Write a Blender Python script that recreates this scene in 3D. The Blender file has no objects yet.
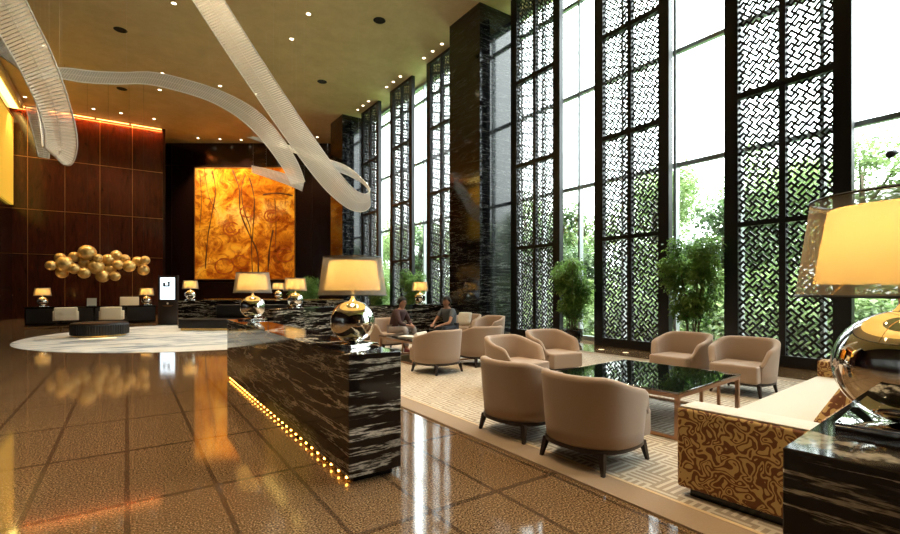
import bpy, bmesh, math, random
from mathutils import Vector, Matrix
random.seed(7)
PI = math.pi
SC = bpy.context.scene
COL = SC.collection
H = 11.15            # ceiling height of the hall

# ------------------------------------------------------------------ materials
def mat(name, col=(.5,.5,.5), rough=.5, metal=0., **kw):
    m = bpy.data.materials.new(name); m.use_nodes = True
    b = m.node_tree.nodes['Principled BSDF']
    b.inputs['Base Color'].default_value = (*col, 1)
    b.inputs['Roughness'].default_value = rough
    b.inputs['Metallic'].default_value = metal
    for k, v in kw.items():
        b.inputs[k].default_value = v
    return m

class N:
    """small node-writing helper"""
    def __init__(s, m):
        s.t = m.node_tree; s.b = s.t.nodes.get('Principled BSDF')
    def n(s, kind, **kw):
        x = s.t.nodes.new(kind)
        for k, v in kw.items():
            if k in x.inputs.keys(): x.inputs[k].default_value = v
            else: setattr(x, k, v)
        return x
    def l(s, a, b): s.t.links.new(a, b)
    def math(s, op, a, b=None, c=None):
        x = s.t.nodes.new('ShaderNodeMath'); x.operation = op
        for i, v in enumerate((a, b, c)):
            if v is None: continue
            if isinstance(v, (int, float)): x.inputs[i].default_value = v
            else: s.l(v, x.inputs[i])
        return x.outputs[0]
    def coords(s, kind='Object', scale=(1,1,1), rot=(0,0,0), loc=(0,0,0)):
        tc = s.t.nodes.new('ShaderNodeTexCoord'); mp = s.t.nodes.new('ShaderNodeMapping')
        s.l(tc.outputs[kind], mp.inputs[0]); mp.inputs['Scale'].default_value = scale
        mp.inputs['Rotation'].default_value = rot; mp.inputs['Location'].default_value = loc
        return mp.outputs[0]
    def noise(s, vec, scale, detail=4, rough=.55, dist=0.):
        x = s.n('ShaderNodeTexNoise'); s.l(vec, x.inputs['Vector'])
        x.inputs['Scale'].default_value = scale; x.inputs['Detail'].default_value = detail
        x.inputs['Roughness'].default_value = rough; x.inputs['Distortion'].default_value = dist
        return x.outputs['Fac']
    def ramp(s, fac, stops, interp='LINEAR'):
        x = s.t.nodes.new('ShaderNodeValToRGB'); cr = x.color_ramp; cr.interpolation = interp
        while len(cr.elements) < len(stops): cr.elements.new(.5)
        for e, (p, c) in zip(cr.elements, stops):
            e.position = p; e.color = (*c, 1) if len(c) == 3 else c
        s.l(fac, x.inputs[0]); return x.outputs[0]
    def mix(s, fac, a, b):
        x = s.t.nodes.new('ShaderNodeMix'); x.data_type = 'RGBA'
        if isinstance(fac, (int, float)): x.inputs[0].default_value = fac
        else: s.l(fac, x.inputs[0])
        for i, v in ((6, a), (7, b)):
            if isinstance(v, tuple): x.inputs[i].default_value = (*v, 1)
            else: s.l(v, x.inputs[i])
        return x.outputs[2]
    def bump(s, h, strength=.3, dist=.01):
        x = s.t.nodes.new('ShaderNodeBump'); x.inputs['Strength'].default_value = strength
        x.inputs['Distance'].default_value = dist
        s.l(h, x.inputs['Height']); s.l(x.outputs[0], s.b.inputs['Normal'])

def marble(name, base, vein, amount=.02, sc=1., rough=.07, spec=.5):
    m = mat(name, base, rough); q = N(m)
    q.b.inputs['Specular IOR Level'].default_value = spec
    v0 = q.coords(scale=(.62*sc, .62*sc, 7.5*sc), rot=(.07, -.05, 0))
    n1 = q.noise(v0, 1.0, 7, .58, .15)
    n2 = q.noise(q.coords(scale=(1.1*sc, 1.1*sc, 15*sc), loc=(5,2,3), rot=(-.05,.04,0)), 1.0, 6, .6, .2)
    mask = q.noise(q.coords(scale=(.7*sc, .7*sc, 3.2*sc)), 1.3, 2)
    crumb = q.noise(q.coords(scale=(1,1,2)), 26*sc, 3)
    r1 = q.math('ABSOLUTE', q.math('SUBTRACT', n1, .5))
    r2 = q.math('ABSOLUTE', q.math('SUBTRACT', n2, .5))
    a = q.ramp(r1, [(0, (1,1,1)), (amount*.30, (.85,.85,.85)), (amount*.62, (.07,.07,.07)), (amount*1.1, (0,0,0))])
    b = q.ramp(r2, [(0, (.9,.9,.9)), (amount*.32, (.5,.5,.5)), (amount*.6, (0,0,0))])
    mk = q.ramp(mask, [(.52, (0,0,0)), (.60, (1,1,1))])
    mk2 = q.ramp(mask, [(.35, (.9,.9,.9)), (.6, (.45,.45,.45))])
    ck = q.ramp(crumb, [(.38, (.5,.5,.5)), (.52, (1,1,1))])
    f = q.math('MULTIPLY', q.math('MAXIMUM', q.math('MULTIPLY', a, mk2), q.math('MULTIPLY', b, mk)), ck)
    q.l(q.mix(f, base, vein), q.b.inputs['Base Color'])
    return m

M = {}
M['marble'] = marble('black_marble_cream_veins', (.010,.007,.006), (.86,.79,.66), .027, 1.0)
M['marble_column'] = marble('black_marble_column', (.006,.006,.007), (.17,.17,.16), .018, 1.0, .09)
M['black_metal'] = mat('black_bronze', (.006,.006,.007), .38)
M['black_gloss'] = mat('black_gloss', (.008,.006,.005), .12)
M['black_leather'] = mat('black_leather', (.010,.008,.008), .38)
M['dark_wood'] = mat('dark_wood', (.018,.009,.006), .35)
M['bronze'] = mat('rose_bronze', (.42,.24,.14), .28, .85)
M['chrome'] = mat('mirror_chrome', (.86,.84,.80), .03, 1.)
M['brass'] = mat('brass', (.75,.50,.18), .25, 1.)
M['black_glass'] = mat('black_glass', (.004,.006,.005), .03); M['black_glass'].node_tree.nodes['Principled BSDF'].inputs['Specular IOR Level'].default_value = 1.0
M['black_glass'].node_tree.nodes['Principled BSDF'].inputs['IOR'].default_value = 1.9
M['white'] = mat('white_card', (.85,.82,.76), .6)
M['cream'] = mat('cream_upholstery', (.80,.70,.52), .7)
M['skin'] = mat('skin', (.42,.21,.13), .55)
M['hair'] = mat('dark_hair', (.008,.006,.005), .8)
M['plum'] = mat('dark_plum_cloth', (.075,.035,.035), .8)
M['bluegrey'] = mat('blue_grey_cloth', (.10,.12,.14), .8)
M['greycloth'] = mat('pale_grey_cloth', (.36,.32,.31), .8)
M['navy'] = mat('dark_navy_cloth', (.02,.025,.04), .8)
M['maroon'] = mat('maroon_leather', (.14,.02,.03), .5)
M['eye'] = mat('eye_dark', (.02,.015,.01), .3)
M['pot'] = mat('dark_glazed_pot', (.012,.010,.010), .22)
M['soil'] = mat('soil', (.03,.018,.01), .9)
M['stem'] = mat('plant_stem', (.10,.07,.035), .7)
M['bark'] = mat('tree_bark', (.10,.075,.05), .9)
M['lawn'] = mat('lawn', (.10,.22,.04), .9)
M['mullion'] = mat('grey_aluminium', (.42,.45,.46), .35, .5)
M['hole'] = mat('speaker_grille_black', (.004,.004,.004), .9)

def leaf_mat(name, c1, c2):
    m = mat(name, c1, .5); q = N(m)
    n = q.noise(q.coords(), 1.7, 2)
    c = q.ramp(n, [(.35, c1), (.65, c2)])
    q.l(c, q.b.inputs['Base Color'])
    tr = q.n('ShaderNodeBsdfTranslucent'); q.l(c, tr.inputs[0])
    mx = q.n('ShaderNodeMixShader'); mx.inputs[0].default_value = .45
    out = q.t.nodes['Material Output']
    q.l(q.b.outputs[0], mx.inputs[1]); q.l(tr.outputs[0], mx.inputs[2]); q.l(mx.outputs[0], out.inputs[0])
    return m
M['leaf_a'] = leaf_mat('tree_leaves', (.10,.165,.055), (.25,.34,.13))
M['leaf_b'] = leaf_mat('tree_leaves_dark', (.06,.105,.045), (.14,.21,.09))
M['leaf_p'] = leaf_mat('indoor_leaves', (.08,.18,.035), (.24,.38,.08))

def fabric(name, c, c2, sc=220, bump=.25):
    m = mat(name, c, .85); q = N(m)
    q.b.inputs['Sheen Weight'].default_value = .25
    n = q.noise(q.coords(), sc, 2)
    q.l(q.mix(n, c, c2), q.b.inputs['Base Color']); q.bump(n, bump, .002)
    return m
M['taupe'] = fabric('taupe_chair_fabric', (.36,.255,.185), (.46,.335,.25))
M['seat_fabric'] = fabric('pale_seat_fabric', (.46,.37,.30), (.54,.44,.36))
M['sofa_seat'] = fabric('sofa_cream_bouclé'.replace('é','e'), (.60,.53,.43), (.74,.67,.56), 90, .5)
M['pillow'] = fabric('white_pillow', (.62,.58,.5), (.85,.82,.76), 14)

def wiggle():
    m = mat('brown_wiggle_jacquard', (.2,.07,.02), .75); q = N(m)
    n1 = q.noise(q.coords(), 12.5, 0, .4, .8)
    f = q.ramp(q.math('SINE', q.math('MULTIPLY', n1, 30)), [(.0, (0,0,0)), (.05, (1,1,1)), (.98, (1,1,1))])
    q.l(q.mix(f, (.17,.060,.020), (.56,.37,.14)), q.b.inputs['Base Color'])
    q.bump(f, .4, .004)
    return m
M['wiggle'] = wiggle()

def granite():
    m = mat('polished_brown_granite', (.2,.12,.06), .07); q = N(m)
    v = q.coords()
    big = q.noise(v, .7, 3)
    n = q.noise(v, 84, 2, .6)
    col = q.ramp(n, [(.36, (.025,.013,.007)), (.46, (.12,.070,.034)), (.56, (.23,.142,.072)), (.68, (.48,.36,.22))])
    col = q.mix(q.math('MULTIPLY', big, .35), col, (.15,.088,.042))
    sep = q.n('ShaderNodeSeparateXYZ'); q.l(v, sep.inputs[0])
    wob = q.math('MULTIPLY', q.math('SUBTRACT', q.noise(v, 9, 3), .5), .02)
    def line(axis, pitch, off, w):
        a = q.math('ADD', q.math('ADD', sep.outputs[axis], wob), 100*pitch - off)
        d = q.math('ABSOLUTE', q.math('SUBTRACT', q.math('MODULO', a, pitch), pitch/2))
        return q.math('GREATER_THAN', d, pitch/2 - w)
    band = q.math('MAXIMUM', line(0, .567, 0, .017), line(1, 1.31, 4.0, .024))
    col = q.mix(q.math('MULTIPLY', band, .62), col, (.040,.021,.013))
    q.l(col, q.b.inputs['Base Color'])
    q.b.inputs['Specular IOR Level'].default_value = .8
    return m
M['granite'] = granite()

def plaster():
    m = mat('gold_plaster_ceiling', (.4,.28,.13), .6); q = N(m)
    v = q.coords()
    n = q.noise(v, 1.3, 6, .65); n2 = q.noise(v, 14, 3)
    c = q.ramp(n, [(.3, (.60,.46,.23)), (.7, (.76,.61,.34))])
    q.l(q.mix(q.math('MULTIPLY', n2, .35), c, (.52,.39,.20)), q.b.inputs['Base Color'])
    return m
M['plaster'] = plaster()

def panelwood():
    m = mat('lacquered_red_brown_panel', (.06,.016,.01), .12); q = N(m)
    v = q.coords(scale=(3,3,.5))
    n = q.noise(v, 2.2, 6, .7, .6)
    q.l(q.ramp(n, [(.3, (.020,.006,.004)), (.6, (.060,.016,.008)), (.8, (.12,.035,.012))]), q.b.inputs['Base Color'])
    q.l(q.math('ADD', q.math('MULTIPLY', q.noise(v, 3, 3), .12), .07), q.b.inputs['Roughness'])
    return m
M['panel'] = panelwood()
M['backwall'] = mat('dark_lacquer_wall', (.018,.007,.006), .18)
M['gap'] = mat('brass_joint', (.45,.22,.08), .35, .8)

def gold(g1=(.45,.25,.06), g2=(.82,.54,.18)):
    m = mat('gold_leaf', (.8,.5,.12), .3, .9); q = N(m)
    n = q.noise(q.coords(), 7, 4)
    q.l(q.ramp(n, [(.3, g1), (.7, g2)]), q.b.inputs['Base Color'])
    q.l(q.math('ADD', q.math('MULTIPLY', n, .3), .2), q.b.inputs['Roughness']); q.bump(n, .5, .03)
    return m
M['gold'] = gold()
M['bubble_gold'] = gold((.62,.38,.11), (.98,.68,.26))
M['bubble_gold'].node_tree.nodes['Principled BSDF'].inputs['Metallic'].default_value = .55

def carpet():
    m = mat('fret_carpet', (.5,.42,.32), .95); q = N(m)
    v = q.coords(); sep = q.n('ShaderNodeSeparateXYZ'); q.l(v, sep.inputs[0])
    X, Y = q.math('ADD', sep.outputs[0], 50), q.math('ADD', sep.outputs[1], 50)
    cell = .24
    cx, cy = q.math('FLOOR', q.math('DIVIDE', X, cell)), q.math('FLOOR', q.math('DIVIDE', Y, cell))
    chk = q.math('MODULO', q.math('ADD', cx, cy), 2)
    def stripe(a, p): return q.math('LESS_THAN', q.math('MODULO', a, p), p*.46)
    sx, sy = stripe(X, .06), stripe(Y, .06)
    s = q.math('ADD', q.math('MULTIPLY', sx, chk), q.math('MULTIPLY', sy, q.math('SUBTRACT', 1, chk)))
    link = q.math('MULTIPLY', stripe(q.math('ADD', X, Y), .12), .35)
    s = q.math('MINIMUM', q.math('ADD', s, q.math('MULTIPLY', link, s)), 1)
    n = q.noise(v, 60, 2)
    c = q.mix(s, (.36,.295,.225), (.66,.60,.50))
    q.l(q.mix(q.math('MULTIPLY', n, .25), c, (.5,.42,.32)), q.b.inputs['Base Color'])
    q.bump(s, .5, .004)
    return m
M['carpet'] = carpet()
M['carpet_border'] = fabric('carpet_border', (.29,.20,.13), (.36,.26,.17), 60)
M['carpet_line'] = fabric('carpet_line', (.62,.45,.25), (.7,.54,.33), 60)

def disc():
    m = mat('pale_swirl_rug', (.6,.6,.58), .8); q = N(m)
    v = q.coords(scale=(.5,1.6,1), rot=(0,0,.5))
    n = q.noise(v, .9, 6, .65, 1.2)
    q.l(q.ramp(n, [(.36, (.14,.20,.28)), (.45, (.46,.52,.58)), (.53, (.78,.82,.84)), (.7, (.72,.72,.68))]), q.b.inputs['Base Color'])
    return m
M['disc'] = disc()

def emis(name, col, st, base=(.1,.1,.1)):
    m = mat(name, base, .5); b = m.node_tree.nodes['Principled BSDF']
    b.inputs['Emission Color'].default_value = (*col, 1); b.inputs['Emission Strength'].default_value = st
    return m
M['bulb'] = emis('lamp_bulb', (1,.80,.45), 14)
M['led'] = emis('warm_led', (1,.38,.05), 16)
M['led_cove'] = emis('cove_led', (1,.42,.10), 6)
M['led_gold'] = emis('gold_cove_led', (1,.66,.15), 3.5)
M['down'] = emis('downlight_lens', (1,.82,.55), 5, (.6,.6,.6))
M['down_trim'] = mat('downlight_white_trim', (.75,.68,.55), .4)
M['screen_on'] = emis('lit_display', (.78,.92,1.), 1.6)
M['ink'] = mat('display_black', (.003,.004,.006), .4)
M['ink_grey'] = mat('display_grey_text', (.22,.25,.28), .4)

def art():
    m = mat('backlit_amber_painting', (.5,.25,.04), .25); q = N(m)
    v = q.coords()
    n = q.noise(v, .42, 4, .6, .9); n2 = q.noise(q.coords(loc=(4,2,1)), 1.1, 6, .7, 1.6)
    a = q.ramp(n, [(.32, (.34,.09,.006)), (.44, (.66,.27,.018)), (.54, (.92,.52,.05)), (.68, (1,.78,.25))])
    b = q.ramp(n2, [(.30, (.07,.012,.0)), (.42, (.45,.10,.01)), (.56, (1,.75,.4)), (.9, (1,1,1))])
    mx = q.t.nodes.new('ShaderNodeMix'); mx.data_type = 'RGBA'; mx.blend_type = 'MULTIPLY'; mx.inputs[0].default_value = .85
    q.l(a, mx.inputs[6]); q.l(b, mx.inputs[7])
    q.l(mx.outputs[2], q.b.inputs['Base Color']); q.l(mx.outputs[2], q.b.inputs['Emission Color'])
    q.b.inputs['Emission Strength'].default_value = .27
    return m
M['art'] = art()
M['art_stem'] = mat('painted_stem_brown', (.16,.05,.01), .5)
M['art_red'] = mat('painted_petal_red', (.62,.13,.01), .5)
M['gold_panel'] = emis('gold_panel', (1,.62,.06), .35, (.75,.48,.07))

def shader_mix(name, fac, build1, build2):
    m = bpy.data.materials.new(name); m.use_nodes = True; t = m.node_tree
    t.nodes.remove(t.nodes['Principled BSDF']); mx = t.nodes.new('ShaderNodeMixShader'); mx.inputs[0].default_value = fac
    t.links.new(build1(t), mx.inputs[1]); t.links.new(build2(t), mx.inputs[2])
    t.links.new(mx.outputs[0], t.nodes['Material Output'].inputs[0]); return m
def bs(kind, col, **kw):
    def f(t):
        x = t.nodes.new(kind); x.inputs[0].default_value = (*col, 1)
        for k, v in kw.items(): x.inputs[k].default_value = v
        return x.outputs[0]
    return f
M['pane'] = shader_mix('window_glass', .07, bs('ShaderNodeBsdfTransparent', (.93,.97,.95)), bs('ShaderNodeBsdfGlossy', (1,1,1), Roughness=.02))
M['sheer'] = shader_mix('sheer_outer_shade', .52, bs('ShaderNodeBsdfTransparent', (.97,.95,.92)), bs('ShaderNodeBsdfDiffuse', (.40,.37,.33)))
def film_mix(t):
    x = t.nodes.new('ShaderNodeMixShader'); x.inputs[0].default_value = .5
    t.links.new(bs('ShaderNodeBsdfTranslucent', (.95,.93,.88))(t), x.inputs[1]); t.links.new(bs('ShaderNodeBsdfDiffuse', (.95,.93,.88))(t), x.inputs[2]); return x.outputs[0]
M['film'] = shader_mix('ribbon_film', .62, bs('ShaderNodeBsdfTransparent', (1,1,1)), film_mix)
def shade_mat():
    m = shader_mix('lit_yellow_shade', .35, bs('ShaderNodeBsdfTranslucent', (.95,.70,.30)), bs('ShaderNodeBsdfDiffuse', (.9,.70,.38)))
    t = m.node_tree; e = t.nodes.new('ShaderNodeEmission'); e.inputs[0].default_value = (1,.60,.12,1); e.inputs[1].default_value = .24
    a = t.nodes.new('ShaderNodeAddShader'); out = t.nodes['Material Output']; src = out.inputs[0].links[0].from_socket
    t.links.new(src, a.inputs[0]); t.links.new(e.outputs[0], a.inputs[1]); t.links.new(a.outputs[0], out.inputs[0]); return m
M['shade'] = shade_mat()
M['rod'] = mat('clear_glass_rods', (.90,.88,.84), .15)

# ------------------------------------------------------------------ mesh helpers
class MB:
    def __init__(s): s.v = []; s.f = []; s.uv = None
    def add(s, vs, fs):
        o = len(s.v); s.v += [tuple(p) for p in vs]; s.f += [tuple(i+o for i in f) for f in fs]; return s
    def box(s, x0, x1, y0, y1, z0, z1):
        return s.add([(x0,y0,z0),(x1,y0,z0),(x1,y1,z0),(x0,y1,z0),(x0,y0,z1),(x1,y0,z1),(x1,y1,z1),(x0,y1,z1)],
                     [(0,3,2,1),(4,5,6,7),(0,1,5,4),(1,2,6,5),(2,3,7,6),(3,0,4,7)])
    def taper(s, x, y, z0, z1, r0, r1, dx=0, dy=0):     # square tapered bar, (x,y) at the top
        vs = []
        for (z, r, ox, oy) in ((z0, r0, dx, dy), (z1, r1, 0, 0)):
            vs += [(x+ox-r,y+oy-r,z),(x+ox+r,y+oy-r,z),(x+ox+r,y+oy+r,z),(x+ox-r,y+oy+r,z)]
        return s.add(vs, [(0,3,2,1),(4,5,6,7),(0,1,5,4),(1,2,6,5),(2,3,7,6),(3,0,4,7)])
    def lathe(s, prof, n=32, c=(0,0,0), cap=True):
        vs = []; fs = []; k = len(prof)
        for i in range(n):
            a = 2*PI*i/n
            for r, z in prof: vs.append((c[0]+r*math.cos(a), c[1]+r*math.sin(a), c[2]+z))
        for i in range(n):
            j = (i+1) % n
            for m_ in range(k-1): fs.append((i*k+m_, j*k+m_, j*k+m_+1, i*k+m_+1))
        if cap:
            if prof[0][0] > 1e-4: fs.append(tuple(i*k for i in range(n))[::-1])
            if prof[-1][0] > 1e-4: fs.append(tuple(i*k+k-1 for i in range(n)))
        return s.add(vs, fs)
    def tube(s, pts, r, n=8):
        pts = [Vector(p) for p in pts]; vs = []; fs = []
        for i, p in enumerate(pts):
            t = (pts[min(i+1, len(pts)-1)] - pts[max(i-1, 0)]).normalized()
            up = Vector((0,0,1)) if abs(t.z) < .9 else Vector((1,0,0))
            a = t.cross(up).normalized(); b = t.cross(a)
            rr = r[i] if isinstance(r, (list, tuple)) else r
            for j in range(n):
                w = 2*PI*j/n; vs.append(p + a*rr*math.cos(w) + b*rr*math.sin(w))
        for i in range(len(pts)-1):
            for j in range(n):
                k = (j+1) % n; fs.append((i*n+j, i*n+k, (i+1)*n+k, (i+1)*n+j))
        fs.append(tuple(range(n))[::-1]); fs.append(tuple((len(pts)-1)*n+j for j in range(n)))
        return s.add(vs, fs)
    def sphere(s, c, r, n=24, m=14, sz=1.):
        prof = [(r*math.sin(PI*i/m), -r*sz*math.cos(PI*i/m)) for i in range(m+1)]
        return s.lathe(prof, n, c, False)
    def build(s, name, m, parent=None, smooth=False, loc=None, rotz=0, bevel=0, seg=2):
        me = bpy.data.meshes.new(name); me.from_pydata(s.v, [], s.f)
        bm = bmesh.new(); bm.from_mesh(me)
        bmesh.ops.remove_doubles(bm, verts=bm.verts, dist=1e-5)
        bmesh.ops.recalc_face_normals(bm, faces=bm.faces)
        if bevel: bmesh.ops.bevel(bm, geom=bm.edges[:], offset=bevel, segments=seg, profile=.6, affect='EDGES', clamp_overlap=True)
        bm.to_mesh(me); bm.free()
        if smooth or bevel:
            for p in me.polygons: p.use_smooth = True
            if smooth != 'all': me.set_sharp_from_angle(angle=math.radians(40))
        me.materials.append(m)
        o = bpy.data.objects.new(name, me); COL.objects.link(o)
        if parent: o.parent = parent
        if loc is not None: o.location = loc
        o.rotation_euler.z = rotz
        return o

def tag(o, label, cat, group=None, kind=None):
    if label: o['label'] = label
    if cat: o['category'] = cat
    if group: o['group'] = group
    if kind: o['kind'] = kind
    return o
def empty(name, loc=(0,0,0), rotz=0):
    o = bpy.data.objects.new(name, None); COL.objects.link(o); o.location = loc; o.rotation_euler.z = rotz
    o.empty_display_size = .1; return o
def struct(o): o['kind'] = 'structure'; return o
KIDS = {}
def kids(o): return [c for c in bpy.data.objects if c.parent == o]
def copy_tree(o, parent=None):
    c = o.copy(); COL.objects.link(c); c.parent = parent
    for ch in kids(o): copy_tree(ch, c)
    return c
def place(proto, used, loc, rz, label, cat, group=None):
    o = proto if not used else copy_tree(proto)
    o.location = loc; o.rotation_euler.z = rz; tag(o, label, cat, group); return o

TH = math.radians(34.5)
RT = Vector((math.cos(TH), -math.sin(TH), 0)); FW = Vector((math.sin(TH), math.cos(TH), 0))

# ------------------------------------------------------------------ the setting
struct(MB().box(-9, 11.75, -7, 38, -.3, 0).build('floor', M['granite']))
struct(MB().box(-9, 11.75, -7, 38, H, H+.3).build('ceiling', M['plaster']))
struct(MB().box(-9, 11.75, -7.3, -7, 0, H).build('wall_south', M['backwall']))
wl = struct(MB().box(-5.2, -4.9, 18, 33.2, 0, H).build('wall_left', M['backwall']))
struct(MB().box(-9.3, -9, -7, 18, 0, H).build('wall_left_hall', M['backwall']))
struct(MB().box(-9, -4.9, 17.7, 18, 0, H).build('wall_left_return', M['backwall']))
# panelled wall at the far left, Y = 32.9, with its brass joints
wp = struct(MB().box(-4.9, 1.76, 32.9, 33.4, 0, H).build('wall_panelled', M['panel']))
j = MB()
for x in (-4.3, -2.78, -1.25, .26): j.box(x-.012, x+.012, 32.885, 32.9, 0, H)
for z in (3.4, 5.75, 8.5): j.box(-4.9, 1.76, 32.885, 32.9, z-.014, z+.014)
j.build('panel_joint', M['gap'], wp)
MB().box(1.76, 1.9, 32.9, 36.3, 0, H).build('panel_return', M['backwall'], wp)
# back wall set behind, turned towards the hall
B0 = Vector((1.6, 36.35, 0)); B1 = Vector((11.2, 29.85, 0)); bd = (B1-B0).normalized(); bn = Vector((bd.y, -bd.x, 0))
if bn.y > 0: bn = -bn
brot = math.atan2(bd.y, bd.x); blen = (B1-B0).length
wb = struct(MB().box(0, blen, 0, .3, 0, H).build('wall_back', M['backwall'], loc=B0, rotz=brot))
j = MB()
for z in (2.0, 9.7): j.box(0, blen, -.006, 0, z-.012, z+.012)
for x in (1.0, 8.9, 10.2): j.box(x-.012, x+.012, -.006, 0, 0, H)
j.build('panel_joint', M['dark_wood'], wb)

# black marble columns between window bays
struct(MB().box(9.74, 11.7, 12.41, 14.2, 0, H).build('wall_column_centre', M['marble_column']))
struct(MB().box(9.74, 11.7, 24.6, 26.4, 0, H).build('wall_column_far', M['marble_column']))
struct(MB().box(9.74, 11.7, .2, 2.0, 0, H).build('wall_column_near', M['marble_column']))
struct(MB().box(11.4, 11.7, 26.4, 30.4, 0, H).build('wall_window_end', M['backwall']))

# windows
def window(n, y0, y1):
    WX = 11.45
    fr = MB()
    fr.box(WX-.08, WX+.08, y0, y1, 0, .12); fr.box(WX-.08, WX+.08, y0, y1, H-.12, H)
    fr.box(WX-.08, WX+.08, y0, y0+.08, 0, H); fr.box(WX-.08, WX+.08, y1-.08, y1, 0, H)
    w = struct(fr.build('window_%d' % n, M['mullion']))
    y = 9.58 - 1.52*20
    while y < y1-.15:
        if y > y0+.15:
            MB().box(WX-.10, WX+.06, y-.035, y+.035, .12, H-.12).build('mullion', M['mullion'], w)
        y += 1.52
    for z in (1.76, 4.64, 7.5, 10.35):
        if z > 2: MB().box(WX-.07, WX+.05, y0+.08, y1-.08, z-.05, z+.05).build('transom', M['mullion'], w)
    MB().box(WX-.004, WX+.004, y0+.08, y1-.08, .12, H-.12).build('pane', M['pane'], w)
window(1, 2.0, 12.41); window(2, 14.2, 24.6); window(3, -7, .2)  # last bay is out of view, added to let in more daylight

# ground and garden outside
struct(MB().box(13.6, 90, -60, 110, -.5, -.25).build('ground', M['lawn']))
struct(MB().box(11.75, 13.6, -60, 110, -.5, -.22).build('ground_bounce_strip', mat('pale_bounce_surface', (.74,.72,.67), .7)))  # pale strip added to bounce daylight up onto the ceiling

# ------------------------------------------------------------------ lattice screens
def clip(x0, y0, x1, y1, W, Hh):
    p, q_ = [-(x1-x0), x1-x0, -(y1-y0), y1-y0], [x0, W-x0, y0, Hh-y0]
    t0, t1 = 0., 1.
    for a, b in zip(p, q_):
        if abs(a) < 1e-9:
            if b < 0: return None
        else:
            r = b/a
            if a < 0: t0 = max(t0, r)
            else: t1 = min(t1, r)
    if t0 >= t1: return None
    return (x0+t0*(x1-x0), y0+t0*(y1-y0), x0+t1*(x1-x0), y0+t1*(y1-y0))
def lattice(W, Hh):
    """interlocking key fret turned 45 degrees, in the plane u (0..W), z (0..Hh)"""
    a = .086; segs = []; r2 = math.sqrt(2)
    for i in range(-60, 61):
        for k in range(-60, 61):
            cx, cy = 4*i+2*k, -2*i+4*k
            ru, rv = (cx-cy)/r2*a, (cx+cy)/r2*a
            if not (-.5 < ru < W+.5 and -.5 < rv < Hh+.5): continue
            L_ = [(-1,0,1,0),(0,-1,0,1),(1,-1,1,0),(-1,0,-1,1),(0,1,1,1),(-1,-1,0,-1),(1,-1,3,-1),(1,1,1,3),(2,1,4,1),(3,0,3,2),(4,1,4,3),(3,2,1,2),(2,1,2,-1),(3,0,5,0)]
            for s in L_:
                s = [s[0]+cx, s[1]+cy, s[2]+cx, s[3]+cy]
                pts = [((s[q]-s[q+1])*a/r2, (s[q]+s[q+1])*a/r2) for q in (0, 2)]
                c = clip(*pts[0], *pts[1], W, Hh)
                if c: segs.append(c)
    m = MB(); t = .0205; dp = .012
    for (x0, y0, x1, y1) in segs:
        dx, dy = x1-x0, y1-y0; L = math.hypot(dx, dy)
        if L < .012: continue
        dx /= L; dy /= L; nx, ny = -dy*t, dx*t; ex, ey = dx*t*.9, dy*t*.9
        q = [(x0-ex+nx, y0-ey+ny), (x0-ex-nx, y0-ey-ny), (x1+ex-nx, y1+ey-ny), (x1+ex+nx, y1+ey+ny)]
        m.add([(-dp, u, z) for u, z in q] + [(dp, u, z) for u, z in q],
              [(0,1,2,3), (7,6,5,4), (0,4,5,1), (1,5,6,2), (2,6,7,3), (3,7,4,0)])
    return m
def screen_proto():
    root = empty('lattice_screen')
    f = MB(); hw = 1.075
    f.box(-.07, .09, -hw, -hw+.27, 0, H); f.box(-.07, .09, hw-.27, hw, 0, H)
    f.box(-.06, .08, -.055, .055, 0, H)
    for z0, z1 in ((0, .22), (2.82, 2.92), (5.50, 5.62), (8.24, 8.36), (H-.12, H)): f.box(-.065, .085, -hw+.27, hw-.27, z0, z1)
    f.build('frame', M['black_metal'], root)
    L = None
    for z0, z1 in ((.22, 2.82), (2.92, 5.50), (5.62, 8.24), (8.36, H-.12)):
        for u0 in (-hw+.27, .055):
            if L is None:
                L = lattice(.75, 2.62).build('lattice_panel', M['black_metal'], root); o = L
            else:
                o = L.copy(); COL.objects.link(o); o.parent = root
            o.location = (0, u0, z0); o.scale.z = (z1-z0)/2.62
    return root
sp = screen_proto()
SN = [(3.9, 'tall black lattice screen nearest the camera, behind the right-hand armchairs and large lamp', 'the nearest lattice screen'),
      (7.3, 'tall black lattice screen between the two big potted plants, behind the glass coffee table', 'the lattice screen between two potted plants'),
      (10.7, 'tall black lattice screen just right of the broad black marble column', 'the lattice screen right of the centre marble column'),
      (16.05, 'black lattice screen touching the left side of the broad black marble column', 'the lattice screen left of the centre marble column'),
      (19.45, 'middle of the three black lattice screens beyond the centre marble column', 'the middle lattice screen of the far bay'),
      (22.85, 'farthest black lattice screen, at the tip of the looping white ribbon', 'the farthest lattice screen')]
for i, (y, lab, _) in enumerate(SN):
    place(sp, i > 0, (10.62, y, 0), 0, lab, 'screen', 'lattice screens along the windows')

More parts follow.
